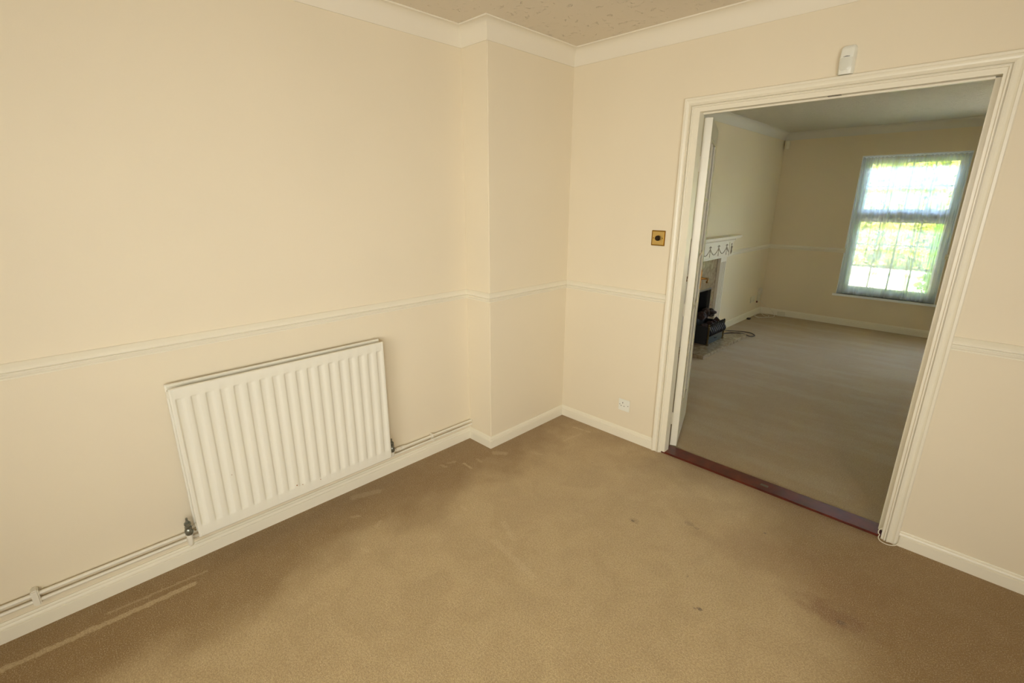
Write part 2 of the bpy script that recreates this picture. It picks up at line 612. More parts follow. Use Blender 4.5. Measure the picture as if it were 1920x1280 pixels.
struct('trim_1', sweep(pA[0:2], dado(ZD), nxt=pA[2]), M['wood_white'])
struct('trim_2', sweep(pA[1:4], dado(ZD), prev=pA[0], nxt=pA[4]), M['wood_white'])
struct('trim_3', sweep(pA[3:5], dado(ZD), prev=pA[2]), M['wood_white'])
struct('trim_4', sweep([(XRO, 0), (AX, 0), (AX, PY1)], dado(ZD)), M['wood_white'])
struct('trim_5', sweep([(XB, FC + 0.48), (XB, YB), (WL + 0.014, YB)], dado(ZDB)), M['wood_white'])
struct('trim_6', sweep([(WR - 0.014, YB), (W2L, YB)], dado(ZDB)), M['wood_white'])
struct('trim_7', sweep([(XB, WY), (XB, FC - 0.48)], dado(ZDB)), M['wood_white'])


# coving
def cove(h, w, d):
    pr = [(0, h), (0, h - d), (0.004, h - d)]
    for k in range(0, 9):
        a = k / 8 * PI / 2
        pr.append((0.004 + (w - 0.010) * (1 - math.cos(a)), h - 0.006 - (d - 0.012) * (1 - math.sin(a))))
    pr += [(w - 0.003, h - 0.006), (w, h - 0.003), (w, h)]
    return pr


cvA = cove(HC, CW, CH)
full = [(-D, AY), (-D, -P), (0, -P), (0, 0), (AX, 0), (AX, AY)]
struct('trim_8', sweep(full[0:2], cvA, nxt=full[2]), M['coving'], smooth=True)
struct('trim_9', sweep(full[1:4], cvA, prev=full[0], nxt=full[4]), M['coving'], smooth=True)
struct('trim_10', sweep(full[3:5], cvA, prev=full[2], nxt=full[5]), M['coving'], smooth=True)
struct('trim_11', sweep(full[4:6], cvA, prev=full[3]), M['coving'], smooth=True)
cvB = cove(HB, CW, CH)
fb = [(XB, WY), (XB, YB), (BX, YB), (BX, WY)]
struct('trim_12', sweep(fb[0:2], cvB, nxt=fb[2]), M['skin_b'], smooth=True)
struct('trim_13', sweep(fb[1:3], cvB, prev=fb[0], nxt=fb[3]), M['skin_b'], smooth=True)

# ------------------------------------------------------------------ doorway frame (door_1) with architrave, lining and stop
door1 = tag(empty('door_1', (XLI, 0, 0)), kind='structure')
AP = [(0, 0.0), (0, 0.019), (0.003, 0.022), (0.012, 0.022), (0.014, 0.0195), (0.020, 0.0165), (0.027, 0.0155), (0.034, 0.0185), (0.0385, 0.0215),
      (0.0395, 0.0215), (0.0400, 0.0100), (0.0430, 0.0100), (0.0435, 0.0165), (0.0455, 0.0175), (0.0485, 0.0175), (0.050, 0.0165), (0.0505, 0.0105), (0.0617, 0.0105), (0.0617, 0.0)]


def rel(v):
    return (v[0] - XLI, v[1], v[2])


def arch_piece(which):
    bm = bmesh.new()
    a, b = [], []
    for d, t in AP:
        if which == 'left':
            a.append(bm.verts.new(rel((XLO + d, -t, 0.0))))
            b.append(bm.verts.new(rel((XLO + d, -t, ZTO - d))))
        elif which == 'right':
            a.append(bm.verts.new(rel((XRO - d, -t, 0.0))))
            b.append(bm.verts.new(rel((XRO - d, -t, ZTO - d))))
        else:
            a.append(bm.verts.new(rel((XLO + d, -t, ZTO - d))))
            b.append(bm.verts.new(rel((XRO - d, -t, ZTO - d))))
    n = len(AP)
    for j in range(n):
        bm.faces.new((a[j], a[(j + 1) % n], b[(j + 1) % n], b[j]))
    bm.faces.new(a)
    bm.faces.new(b[::-1])
    return bm


for w in ('left', 'right', 'top'):
    obj('architrave', arch_piece(w), M['wood_white'], door1)


def rbox(*a, bev=0.0, m='wood_white', name='lining', parent=door1):
    a = list(a)
    a[0] -= XLI
    a[1] -= XLI
    return obj(name, boxes(tuple(a), bev=bev), M[m], parent)


xi = XLO + 0.0617
rbox(xi, XLI, -0.0098, 0.043, 0.012, ZT)
rbox(XLI - 0.045, XLI - 0.031, 0.043, WY, 0.012, ZT + 0.015)
rbox(XRI, XRI + 0.025, 0.0, WY + 0.004, 0.012, ZT + 0.015)
rbox(xi, XRI, -0.0098, 0.045, ZT, ZTO - 0.0617)
rbox(XLI - 0.031, XRI, 0.045, WY + 0.004, ZT + 0.012, ZT + 0.02)
rbox(1.9338, XRI, 0.028, 0.045, 0.022, ZT - 0.004, bev=0.001, name='door_stop')
rbox(XLI, 1.9338, 0.028, 0.045, ZT - 0.008, ZT, bev=0.001, name='door_stop')
# catch plate in the head
o = rbox(1.405, 1.455, 0.0, 0.02, ZT - 0.0015, ZT, m='steel_trim', name='catch_plate')
# lounge-side architrave of the same opening, as plain flat boards
rbox(XLO - 0.03, XLI - 0.045, WY, WY + 0.012, 0, ZTO - 0.03, name='architrave', bev=0.003)
rbox(XRI, XRO, WY, WY + 0.016, 0, ZTO - 0.03, name='architrave', bev=0.003)
rbox(XLO, XRO, WY, WY + 0.016, ZT + 0.012, ZTO, name='architrave', bev=0.003)

# threshold strip
th = tag(empty('threshold_strip', (1.39, 0.04, 0)), 'dark mahogany wooden threshold strip across the floor of the doorway', 'threshold')
bm = boxes((-0.575, 0.562, -0.047, 0.064, 0.0, 0.012), bev=0.004)
obj('board', bm, M['mahog'], th)
obj('bolt_plate', boxes((0.005, 0.045, -0.004, 0.016, 0.0115, 0.0135), bev=0.0006), M['steel_trim'], th)

# ------------------------------------------------------------------ glazed door leaf, open into the lounge (door_2)
LA = math.radians(19.5)
door2 = tag(empty('door_2', (0.8555, 0.1195, 0.012), rz=LA), kind='structure')
# local frame: +y along the leaf, -x through its thickness (face at x=0 looks into the opening)
LW, LH, LT = 0.56, 1.955, 0.041
z0r, z1r = 0.22, 1.86
obj('stile', boxes((-LT, 0, 0, 0.095, 0, LH), bev=0.0015), M['wood_white'], door2)
obj('stile', boxes((-LT, 0, LW - 0.095, LW, 0, LH), bev=0.0015), M['wood_white'], door2)
obj('rail', boxes((-LT, 0, 0.095, LW - 0.095, 0, z0r)), M['wood_white'], door2)
obj('rail', boxes((-LT, 0, 0.095, LW - 0.095, z1r, LH)), M['wood_white'], door2)
rows_z = [z0r + (z1r - z0r) * k / 5 for k in range(6)]
bar = None
for k in range(1, 5):
    obj('glazing_bar', boxes((-LT + 0.006, -0.004, 0.095, LW - 0.095, rows_z[k] - 0.011, rows_z[k] + 0.011), bev=0.004), M['wood_white'], door2)
obj('glazing_bar', boxes((-LT + 0.006, -0.004, LW / 2 - 0.011, LW / 2 + 0.011, z0r, z1r), bev=0.004), M['wood_white'], door2)
# moulded beads round the glazing, both faces
bmB = bmesh.new()
for xs in ((-0.009, 0.0), (-LT, -LT + 0.009)):
    box(bmB, xs[0], xs[1], 0.095, 0.107, z0r, z1r, bev=0.002)
    box(bmB, xs[0], xs[1], LW - 0.107, LW - 0.095, z0r, z1r, bev=0.002)
    box(bmB, xs[0], xs[1], 0.107, LW - 0.107, z0r, z0r + 0.012, bev=0.002)
    box(bmB, xs[0], xs[1], 0.107, LW - 0.107, z1r - 0.012, z1r, bev=0.002)
obj('glazing_bead', bmB, M['wood_white'], door2)


def glass_mat(name):
    m = bpy.data.materials.new(name)
    m.use_nodes = True
    nt = m.node_tree
    nt.nodes.remove(nt.nodes['Principled BSDF'])
    out = nt.nodes['Material Output']
    tr = nt.nodes.new('ShaderNodeBsdfTransparent')
    tr.inputs[0].default_value = (0.96, 0.98, 0.97, 1)
    gl = nt.nodes.new('ShaderNodeBsdfGlossy')
    gl.inputs['Roughness'].default_value = 0.02
    fr = nt.nodes.new('ShaderNodeFresnel')
    fr.inputs[0].default_value = 1.45
    mx = nt.nodes.new('ShaderNodeMixShader')
    nt.links.new(fr.outputs[0], mx.inputs[0])
    nt.links.new(tr.outputs[0], mx.inputs[1])
    nt.links.new(gl.outputs[0], mx.inputs[2])
    nt.links.new(mx.outputs[0], out.inputs[0])
    return m


M['glass'] = glass_mat('clear_glass')
for k in range(5):
    for (ya, yb) in ((0.107, LW / 2 - 0.011), (LW / 2 + 0.011, LW - 0.107)):
        obj('pane', boxes((-LT / 2 - 0.002, -LT / 2 + 0.002, ya, yb, rows_z[k] + 0.011, rows_z[k + 1] - 0.011)), M['glass'], door2)
# lever handle on a back plate at the free edge, both faces
for s, x in ((1, 0.0), (-1, -LT)):
    hp = obj('handle_plate', boxes((min(x, x + s * 0.004), max(x, x + s * 0.004), LW - 0.062, LW - 0.022, 0.95, 1.08), bev=0.0015), M['old_brass'], door2)
    bm = bmesh.new()
    yc, zc = LW - 0.042, 1.02
    tube(bm, [(x + s * 0.002, yc, zc), (x + s * 0.012, yc, zc), (x + s * 0.030, yc, zc), (x + s * 0.038, yc, zc)], 0.006, 12, radii=[0.011, 0.007, 0.007, 0.009])
    tube(bm, curve_pts([(x + s * 0.042, yc + 0.012, zc), (x + s * 0.046, yc - 0.02, zc + 0.002), (x + s * 0.048, yc - 0.06, zc - 0.002), (x + s * 0.044, yc - 0.09, zc - 0.01)], 4), 0.007, 10)
    obj('lever', bm, M['old_brass'], hp, smooth=True)
# hinges: knuckle on the jamb side with its leaf let into the door edge
for hz in (0.19, 0.90, 1.72):
    bm = bmesh.new()
    tube(bm, [(-LT - 0.004, -0.004, hz - 0.038), (-LT - 0.004, -0.004, hz + 0.038)], 0.0055, 12)
    tube(bm, [(-LT - 0.004, -0.004, hz + 0.0385), (-LT - 0.004, -0.004, hz + 0.042)], 0.004, 12)
    box(bm, -LT, -0.010, -0.0015, 0.0005, hz - 0.038, hz + 0.038)
    box(bm, -LT - 0.026, -LT - 0.006, -0.004, -0.002, hz - 0.038, hz + 0.038)
    hg = obj('hinge', bm, M['hinge'], door2, smooth=True)
    bm = bmesh.new()
    for dz, dx in ((-0.025, 0.012), (0.0, 0.022), (0.025, 0.012)):
        tube(bm, [(-LT + dx, -0.0014, hz + dz), (-LT + dx, -0.0024, hz + dz)], 0.0035, 10)
    obj('screw', bm, M['hinge'], hg, kind='stuff')

# ------------------------------------------------------------------ radiator
rad = tag(empty('radiator', (-D, -1.855, 0.15)), 'white ribbed double-panel radiator fixed low on the left wall', 'radiator')
RX, RY0, RY1, RZ0, RZ1 = -0.105, -2.3235, -1.3845, 0.149, 0.8275


def rad_panel(xf, thick, y0, y1, z0, z1, depth, bm):
    """sheet-steel panel with 18 pressed channels, front at xf"""
    n = 18
    m0 = 0.014
    pitch = (y1 - y0 - m0 - 0.045) / (n - 1)
    ys = [(y0, 0.004), (y0 + 0.004, 0.0), (y0 + 0.0095, 0.0), (y0 + 0.0105, -0.0015)]
    prof = []
    for k in range(n):
        a = y0 + m0 + k * pitch
        prof += [(a, 0), (a + pitch * 0.04, 0.22), (a + pitch * 0.10, 0.8), (a + pitch * 0.15, 1.0), (a + pitch * 0.38, 1.0), (a + pitch * 0.46, 0.8), (a + pitch * 0.58, 0.2), (a + pitch * 0.65, 0.0)]
    ycols = [(y0, 0, 0.005), (y0 + 0.004, 0, 0.0), (y0 + 0.010, 0, 0.0), (y0 + 0.0115, 0, 0.002)] + [(y, f, 0.002) for y, f in prof] + \
            [(y1 - 0.0115, 0, 0.002), (y1 - 0.010, 0, 0.0), (y1 - 0.004, 0, 0.0), (y1, 0, 0.005)]
    zt_, zb_ = z1 - 0.042, z0 + 0.048
    zrows = [(z0, 0, 0.005), (z0 + 0.004, 0, 0.0), (z0 + 0.016, 0, 0.0), (z0 + 0.018, 0, 0.002), (zb_, 0, 0.002), (zb_ + 0.005, 0.3, 0.002), (zb_ + 0.014, 1, 0.002),
             (zt_ - 0.010, 1, 0.002), (zt_ - 0.004, 0.35, 0.002), (zt_, 0, 0.002), (z1 - 0.006, 0, 0.001), (z1 - 0.003, 0, 0.0015), (z1, 0, 0.006)]
    grid = []
    for z, g, e2 in zrows:
        grid.append([bm.verts.new((xf - max(e1, e2) - depth * f * g, y, z)) for y, f, e1 in ycols])
    for a, b in zip(grid, grid[1:]):
        for j in range(len(ycols) - 1):
            bm.faces.new((a[j], a[j + 1], b[j + 1], b[j]))
    # back skin
    rim = grid[0] + [r[-1] for r in grid[1:]] + grid[-1][::-1][1:] + [r[0] for r in grid[::-1][1:-1]]
    back = [bm.verts.new((xf - thick, v.co.y, v.co.z)) for v in rim]
    n_ = len(rim)
    for j in range(n_):
        bm.faces.new((rim[j], rim[(j + 1) % n_], back[(j + 1) % n_], back[j]))
    bm.faces.new(back[::-1])


def radobj(name, bm, m, parent=rad, smooth=True, kind=None):
    off = Vector((D, 1.855, -0.15)) if parent is rad else Vector((D, 1.855, -0.15))
    for v in bm.verts:
        v.co += off
    return obj(name, bm, m, parent, smooth, kind)


bm = bmesh.new()
rad_panel(RX, 0.014, RY0, RY1, RZ0, RZ1, 0.0065, bm)
radobj('front_panel', bm, M['rad_white'])
bm = bmesh.new()
rad_panel(-0.158, 0.014, RY0 - 0.002, RY1 + 0.006, RZ0 + 0.004, RZ1 + 0.004, 0.006, bm)
radobj('back_panel', bm, M['rad_white'])
# pressed fins between the panels
bm = bmesh.new()
yy = RY0 + 0.03
while yy < RY1 - 0.03:
    box(bm, -0.158, -0.119, yy, yy + 0.0015, RZ0 + 0.06, RZ1 - 0.05)
    yy += 0.018
radobj('convector_fins', bm, M['rad_white'], smooth=False, kind='stuff')
for yc, zc in ((RY0 + 0.022, RZ0 + 0.038), (RY0 + 0.022, RZ1 - 0.030), (RY1 - 0.022, RZ0 + 0.038), (RY1 - 0.022, RZ1 - 0.030)):
    sgn = -1 if yc < -1.8 else 1
    bm = bmesh.new()
    tube(bm, [(-0.138, yc - sgn * 0.02, zc), (-0.138, yc + sgn * 0.022, zc), (-0.138, yc + sgn * 0.026, zc)], 0.018, 14, radii=[0.018, 0.018, 0.012])
    radobj('end_tapping', bm, M['rad_white'])
# wall brackets
for yc in (-2.12, -1.6):
    radobj('wall_bracket', boxes((-D, -0.172, yc - 0.02, yc + 0.02, RZ0 + 0.1, RZ1 - 0.08)), M['rad_white'], smooth=False)


def valve(yc, sgn, zpipe, name_label):
    """angle valve: bare spindle and bonnet on top, nut and tail to the radiator, painted stub down to the pipe"""
    v = empty('valve', (0, 0, 0), parent=rad)
    v.location = (0, 0, 0)
    if name_label:
        v['label'] = name_label
    x = -0.138
    bm = bmesh.new()
    tube(bm, [(x, yc, z) for z in (0.165, 0.172, 0.176, 0.190, 0.196, 0.200, 0.206, 0.207, 0.214, 0.2145, 0.222, 0.2225, 0.228, 0.2285, 0.246)],
         0.01, 14, radii=[0.011, 0.015, 0.0155, 0.0155, 0.012, 0.013, 0.013, 0.010, 0.010, 0.0125, 0.0125, 0.008, 0.008, 0.0045, 0.0040])
    radobj('spindle', bm, M['valve'], v)
    bm = bmesh.new()
    tube(bm, [(x, yc - sgn * 0.004, 0.186), (x, yc - sgn * 0.014, 0.186), (x, yc - sgn * 0.0145, 0.187), (x, yc - sgn * 0.028, 0.187), (x, yc - sgn * 0.0285, 0.187), (x, yc - sgn * 0.05, 0.187)],
         0.01, 8, radii=[0.008, 0.008, 0.0145, 0.0145, 0.009, 0.009])
    radobj('union_nut', bm, M['chrome'], v)
    bm = bmesh.new()
    tube(bm, [(x, yc, 0.166), (x, yc, 0.150), (x, yc, 0.1495), (x, yc, zpipe + 0.012)] + curve_pts([(x, yc, zpipe + 0.008), (x - 0.004, yc, zpipe), (x - 0.014, yc, zpipe - 0.001), (-0.183, yc, zpipe)], 4),
         0.01, 12, radii=[0.0125, 0.0125, 0.0105, 0.0105] + [0.0105] * 13)
    radobj('pipe_stub', bm, M['pipe_white'], v)
    return v


valve(RY0 - 0.028, -1, 0.1165, 'tarnished bare valve spindle at the left end')
valve(RY1 + 0.022, 1, 0.137, 'tarnished bare valve spindle at the right end')


# rust spots on the front panel
bm = bmesh.new()
for y, z, r in ((-1.905, 0.212, 0.003), (-1.878, 0.2035, 0.002), (-1.79, 0.193, 0.0022), (-2.165, 0.385, 0.0016)):
    tube(bm, [(RX - 0.0022, y, z), (RX - 0.0012, y, z)], r, 8)
radobj('rust_spot', bm, mat('rust', lin(150, 100, 50), 0.9), kind='stuff')


# ------------------------------------------------------------------ heating pipes along the left wall
def pipe_z(y, up):
    t = (y + 2.92) / 2.193
    return (0.146 if up else 0.119) + t * (-0.0155)


px = -0.187
tp = tag(empty('heating_pipe', (px, -0.73, 0)), 'upper of the two painted heating pipes running above the left skirting', 'pipe', 'painted heating pipes above the skirting')
bm = bmesh.new()
tube(bm, [(0, 0.0, pipe_z(-0.728, 1)), (0, -0.53, pipe_z(-1.26, 1))], 0.0075, 14)
tube(bm, [(0, -0.66, pipe_z(-1.39, 1) + 0.001), (0, AY + 0.73, pipe_z(AY, 1))], 0.0075, 14)
obj('tube', bm, M['pipe_white'], tp, smooth=True)
bm = bmesh.new()
zc = pipe_z(-1.29, 1)
tube(bm, [(0, -0.515, zc), (0, -0.53, zc), (0, -0.5305, zc), (0, -0.546, zc), (0, -0.5465, zc), (0, -0.552, zc), (0, -0.5525, zc), (0, -0.58, zc), (0, -0.5805, zc), (0, -0.64, zc)], 0.01, 12,
     radii=[0.010, 0.0125, 0.0125, 0.0125, 0.009, 0.009, 0.0125, 0.0125, 0.0085, 0.0085])
obj('coupling', bm, M['pipe_white'], tp, smooth=True)
lp = tag(empty('heating_pipe', (px, -0.73, 0)), 'lower of the two painted heating pipes, just above the left skirting', 'pipe', 'painted heating pipes above the skirting')
bm = bmesh.new()
tube(bm, [(0, 0.0, pipe_z(-0.728, 0)), (0, AY + 0.73, pipe_z(AY, 0))], 0.0075, 14)
obj('tube', bm, M['pipe_white'], lp, smooth=True)


def clip(name, yc, za, zb, parent_pt, w=0.02, deep=0.03):
    bm = bmesh.new()
    box(bm, -D, -D + deep, yc - w / 2, yc + w / 2, za, zb, bev=0.004)
    return bm


c1 = obj('pipe_clip', clip('c', -2.83, pipe_z(-2.83, 0) - 0.016, pipe_z(-2.83, 1) + 0.022, None, 0.021, 0.034), M['pipe_white'])
tag(c1, 'white plastic clip holding both heating pipes, left of the radiator', 'pipe clip')
c2 = obj('pipe_clip', clip('c', -1.05, pipe_z(-1.05, 1) - 0.010, pipe_z(-1.05, 1) + 0.014, None, 0.013, 0.033), M['pipe_white'])
tag(c2, 'small clip on the upper pipe right of the radiator', 'pipe clip')
c3 = obj('pipe_clip', clip('c', -1.045, pipe_z(-1.05, 0) - 0.011, pipe_z(-1.05, 0) + 0.010, None, 0.013, 0.033), M['pipe_white'])
tag(c3, 'small clip on the lower pipe right of the radiator', 'pipe clip')

# ------------------------------------------------------------------ light switch, socket, motion sensor
ls = tag(empty('light_switch', (0.6635, 0, 1.331)), 'square brass dimmer switch plate with dark round knob beside the doorway', 'switch')
obj('plate', boxes((-0.0425, 0.0425, -0.004, 0, -0.0435, 0.0435), bev=0.0015), M['brass_dark'], ls)
obj('face', boxes((-0.036, 0.036, -0.0052, -0.0035, -0.037, 0.037), bev=0.0006), M['brass'], ls)
bm = bmesh.new()
tube(bm, [(0, -0.005, 0), (0, -0.007, 0), (0, -0.016, 0), (0, -0.019, 0), (0, -0.0195, 0)], 0.01, 20, radii=[0.0150, 0.0158, 0.0145, 0.012, 0.005])
obj('knob', bm, M['knob'], ls, smooth=True)
for sx in (-0.029, 0.028):
    bm = bmesh.new()
    tube(bm, [(sx, -0.005, 0), (sx, -0.0062, 0)], 0.003, 10)
    obj('screw', bm, M['brass_dark'], ls)

so = tag(empty('wall_socket', (0.5265, 0, 0.237)), 'white single three-pin wall socket low on the wall left of the doorway', 'socket')
obj('pattress', boxes((-0.043, 0.043, -0.003, 0, -0.043, 0.045), bev=0.001), M['wall'], so)
obj('faceplate', boxes((-0.0415, 0.0415, -0.010, -0.003, -0.0415, 0.0385), bev=0.0025), M['plastic'], so)
obj('rocker', boxes((0.014, 0.025, -0.013, -0.010, 0.008, 0.026), bev=0.001), M['plastic'], so)
for (hx, hz, w, h) in ((-0.009, 0.014, 0.0045, 0.008), (-0.020, -0.008, 0.006, 0.0045), (0.002, -0.008, 0.006, 0.0045)):
    obj('pin_hole', boxes((hx - w / 2, hx + w / 2, -0.0103, -0.0095, hz - h / 2, hz + h / 2)), M['dark_hole'], so)
for sx in (-0.031, 0.031):
    bm = bmesh.new()
    tube(bm, [(sx, -0.0098, 0), (sx, -0.0106, 0)], 0.003, 10)
    obj('screw', bm, M['steel_trim'], so)

pir = tag(empty('motion_sensor', (1.4595, 0, 2.1075)), 'white motion detector on the wall above the doorway frame', 'motion sensor')


def pir_body(w, h, dpt):
    """bowed casing, rounded at top, swelling towards the middle"""
    bm = bmesh.new()
    rows = []
    nz_, nx_ = 14, 9
    for i in range(nz_ + 1):
        t = i / nz_
        z = -h / 2 + h * t
        hw = w / 2 * (1.0 if 0.06 < t < 0.9 else (0.93 if t <= 0.06 else (0.97 - 0.22 * ((t - 0.9) / 0.1) ** 2)))
        bulge = dpt * (0.72 + 0.28 * math.sin(PI * min(1, t * 1.05))) * (1.0 if t < 0.93 else 0.75)
        row = []
        for j in range(nx_):
            u = -1 + 2 * j / (nx_ - 1)
            y = -bulge * (0.55 + 0.45 * math.sqrt(max(0, 1 - u ** 4)))
            row.append(bm.verts.new((u * hw, y, z)))
        rows.append([bm.verts.new((-hw, 0, z))] + row + [bm.verts.new((hw, 0, z))])
    for a, b in zip(rows, rows[1:]):
        for j in range(len(a) - 1):
            bm.faces.new((a[j], a[j + 1], b[j + 1], b[j]))
    bm.faces.new(rows[0][::-1])
    bm.faces.new(rows[-1])
    return bm


obj('casing', pir_body(0.058, 0.108, 0.036), M['plastic'], pir, smooth=True)
bm = bmesh.new()
rr = []
for i in range(9):
    t = i / 8
    z = -0.040 + 0.046 * t
    hw = 0.0225 * (1 if t > 0.3 else 0.62 + 0.38 * math.sqrt(t / 0.3))
    rr.append([bm.verts.new((hw * (-1 + 2 * j / 6), -0.0365 + 0.0035 * abs(-1 + 2 * j / 6) ** 3, z)) for j in range(7)])
for a, b in zip(rr, rr[1:]):
    for j in range(6):
        bm.faces.new((a[j], a[j + 1], b[j + 1], b[j]))
r = bmesh.ops.extrude_face_region(bm, geom=bm.faces[:])
for v in [g for g in r['geom'] if isinstance(g, bmesh.types.BMVert)]:
    v.co.y -= 0.0012
obj('lens', bm, mat('translucent_lens', lin(214, 214, 200), 0.25), pir, smooth=True)
# small printed dark mark over the lens: short dashes along an arc
bm = bmesh.new()
for k, (w0, hgt) in enumerate(((0.0030, 0.0012), (0.0042, 0.0018), (0.0048, 0.0020), (0.0042, 0.0018), (0.0028, 0.0013))):
    u = -0.0105 + k * 0.0048
    box(bm, u - w0 / 2 + 0.001, u + w0 / 2 + 0.001, -0.0372, -0.0355, 0.0105 + 0.001 * (1 - abs(k - 2) / 2) - hgt / 2, 0.0105 + 0.001 * (1 - abs(k - 2) / 2) + hgt / 2)
obj('printed_mark', bm, M['dark_hole'], pir)

# alarm cable looped round the foot of the right architrave
ac = obj('cable_loop', tube(bmesh.new(), curve_pts([(1.952, -0.012, 0.058), (1.9415, -0.022, 0.05), (1.941, -0.026, 0.034), (1.9475, -0.03, 0.030), (1.9455, -0.036, 0.018), (1.954, -0.042, 0.007),
                                                    (1.975, -0.046, 0.004), (1.995, -0.043, 0.005), (2.012, -0.034, 0.010), (2.0185, -0.026, 0.022), (2.0185, -0.022, 0.036), (2.0175, -0.02, 0.055)], 6), 0.0022, 8), M['cable_white'], smooth=True)
tag(ac, 'thin white cable looped round the foot of the right door architrave', 'cable')

# ------------------------------------------------------------------ lounge window (window_1)
win = tag(empty('window_1', (WL, YB, WB)), kind='structure')


def wobj(name, bm, m, parent=win, smooth=False, kind=None):
    for v in bm.verts:
        v.co -= Vector((WL, YB, WB))
    return obj(name, bm, m, parent, smooth, kind)


# plastered reveal edges belong to the wall; sill board
bm = boxes((WL - 0.035, WR + 0.035, YB - 0.024, YB, WB - 0.026, WB + 0.0), (WL, WR, YB, YB + 0.11, WB - 0.026, WB), bev=0.003)
wobj('sill', bm, M['upvc'])
FY0, FY1 = YB + 0.105, YB + 0.17
fw = 0.05
for b_ in ((WL, WL + 0.006, YB + 0.001, FY0, WB, WT), (WR - 0.006, WR, YB + 0.001, FY0, WB, WT), (WL, WR, YB + 0.001, FY0, WT - 0.006, WT)):
    wobj('reveal_lining', boxes(b_), M['upvc'])
ztr0, ztr1 = 1.325, 1.43
outer = bmesh.new()
for b_ in ((WL, WL + fw, FY0, FY1, WB, WT), (WR - fw, WR, FY0, FY1, WB, WT), (WL + fw, WR - fw, FY0, FY1, WB, WB + 0.055), (WL + fw, WR - fw, FY0, FY1, WT - 0.045, WT),
           (WL + fw, WR - fw, FY0, FY1, ztr0 + 0.02, ztr1 - 0.02)):
    box(outer, *b_, bev=0.004)
wobj('window_frame', outer, M['upvc'])
for (za, zb, nm) in ((WB + 0.055, ztr0 + 0.02, 'lower_sash'), (ztr1 - 0.02, WT - 0.045, 'top_sash')):
    s_ = 0.045
    y0, y1 = FY0 - 0.008, FY1 - 0.01
    sash = wobj('sash', boxes((WL + fw, WL + fw + s_, y0, y1, za, zb), (WR - fw - s_, WR - fw, y0, y1, za, zb),
                              (WL + fw + s_, WR - fw - s_, y0, y1, za, za + s_), (WL + fw + s_, WR - fw - s_, y0, y1, zb - s_, zb), bev=0.005), M['upvc'])
    gx0, gx1, gz0, gz1 = WL + fw + s_, WR - fw - s_, za + s_, zb - s_
    ncol, nrow = 4, (3 if nm == 'lower_sash' else 2)
    bw = 0.009
    for c in range(1, ncol):
        x = gx0 + (gx1 - gx0) * c / ncol
        wobj('glazing_bar', boxes((x - bw, x + bw, FY0 + 0.018, FY0 + 0.03, gz0, gz1)), M['upvc'], sash)
    for r_ in range(1, nrow):
        z = gz0 + (gz1 - gz0) * r_ / nrow
        wobj('glazing_bar', boxes((gx0, gx1, FY0 + 0.0185, FY0 + 0.0295, z - bw, z + bw)), M['upvc'], sash)
    wobj('pane', boxes((gx0, gx1, FY0 + 0.032, FY0 + 0.035, gz0, gz1)), M['glass'], sash)
    if nm == 'top_sash':
        hb = boxes((1.205, 1.255, y0 - 0.012, y0, za + 0.012, za + 0.032), bev=0.003)
        box(hb, 1.17, 1.255, y0 - 0.026, y0 - 0.012, za + 0.016, za + 0.028, bev=0.003)
        wobj('window_handle', hb, M['upvc'], sash)

# second lounge window, beyond the frame to the right (plain frame)
win2 = tag(empty('window_2', (W2L, YB, WB)), kind='structure')
bm = boxes((W2L, W2L + 0.07, FY0, FY1, WB, WT), (W2R - 0.07, W2R, FY0, FY1, WB, WT), (W2L, W2R, FY0, FY1, WB, WB + 0.07), (W2L, W2R, FY0, FY1, WT - 0.07, WT), (W2L, W2R, FY0, FY1, 1.33, 1.42))
for v in bm.verts:
    v.co -= Vector((W2L, YB, WB))
obj('window_frame', bm, M['upvc'], win2)
# patio doors: three leaves, with an added panel outside that blocks sun and sky
win3 = tag(empty('window_3', (AX, PY0, 0)), kind='structure')
WD = PY1 - PY0
obj('window_frame', boxes((0.03, 0.09, 0, 0.06, 0, PZ1), (0.03, 0.09, WD - 0.06, WD, 0, PZ1), (0.03, 0.09, WD / 3 - 0.03, WD / 3 + 0.03, 0, PZ1), (0.03, 0.09, WD * 2 / 3 - 0.03, WD * 2 / 3 + 0.03, 0, PZ1),
                          (0.03, 0.09, 0, WD, 0, 0.07), (0.03, 0.09, 0, WD, PZ1 - 0.07, PZ1)), M['upvc'], win3)
obj('light_blocker', boxes((0.10, 0.115, 0.0, WD, 0.0, PZ1)), M['coving'], win3)
win4 = tag(empty('window_4', (FX0, AY, FZ0)), kind='structure')
WD, HD = FX1 - FX0, FZ1 - FZ0
obj('window_frame', boxes((0, 0.06, -0.09, -0.03, 0, HD), (WD - 0.06, WD, -0.09, -0.03, 0, HD), (WD / 2 - 0.03, WD / 2 + 0.03, -0.09, -0.03, 0, HD), (0, WD, -0.09, -0.03, 0, 0.06), (0, WD, -0.09, -0.03, HD - 0.06, HD)), M['upvc'], win4)
obj('light_blocker', boxes((0, WD, -0.115, -0.10, 0, HD)), M['coving'], win4)  # added panel, shuts outdoor light out of this unseen window too


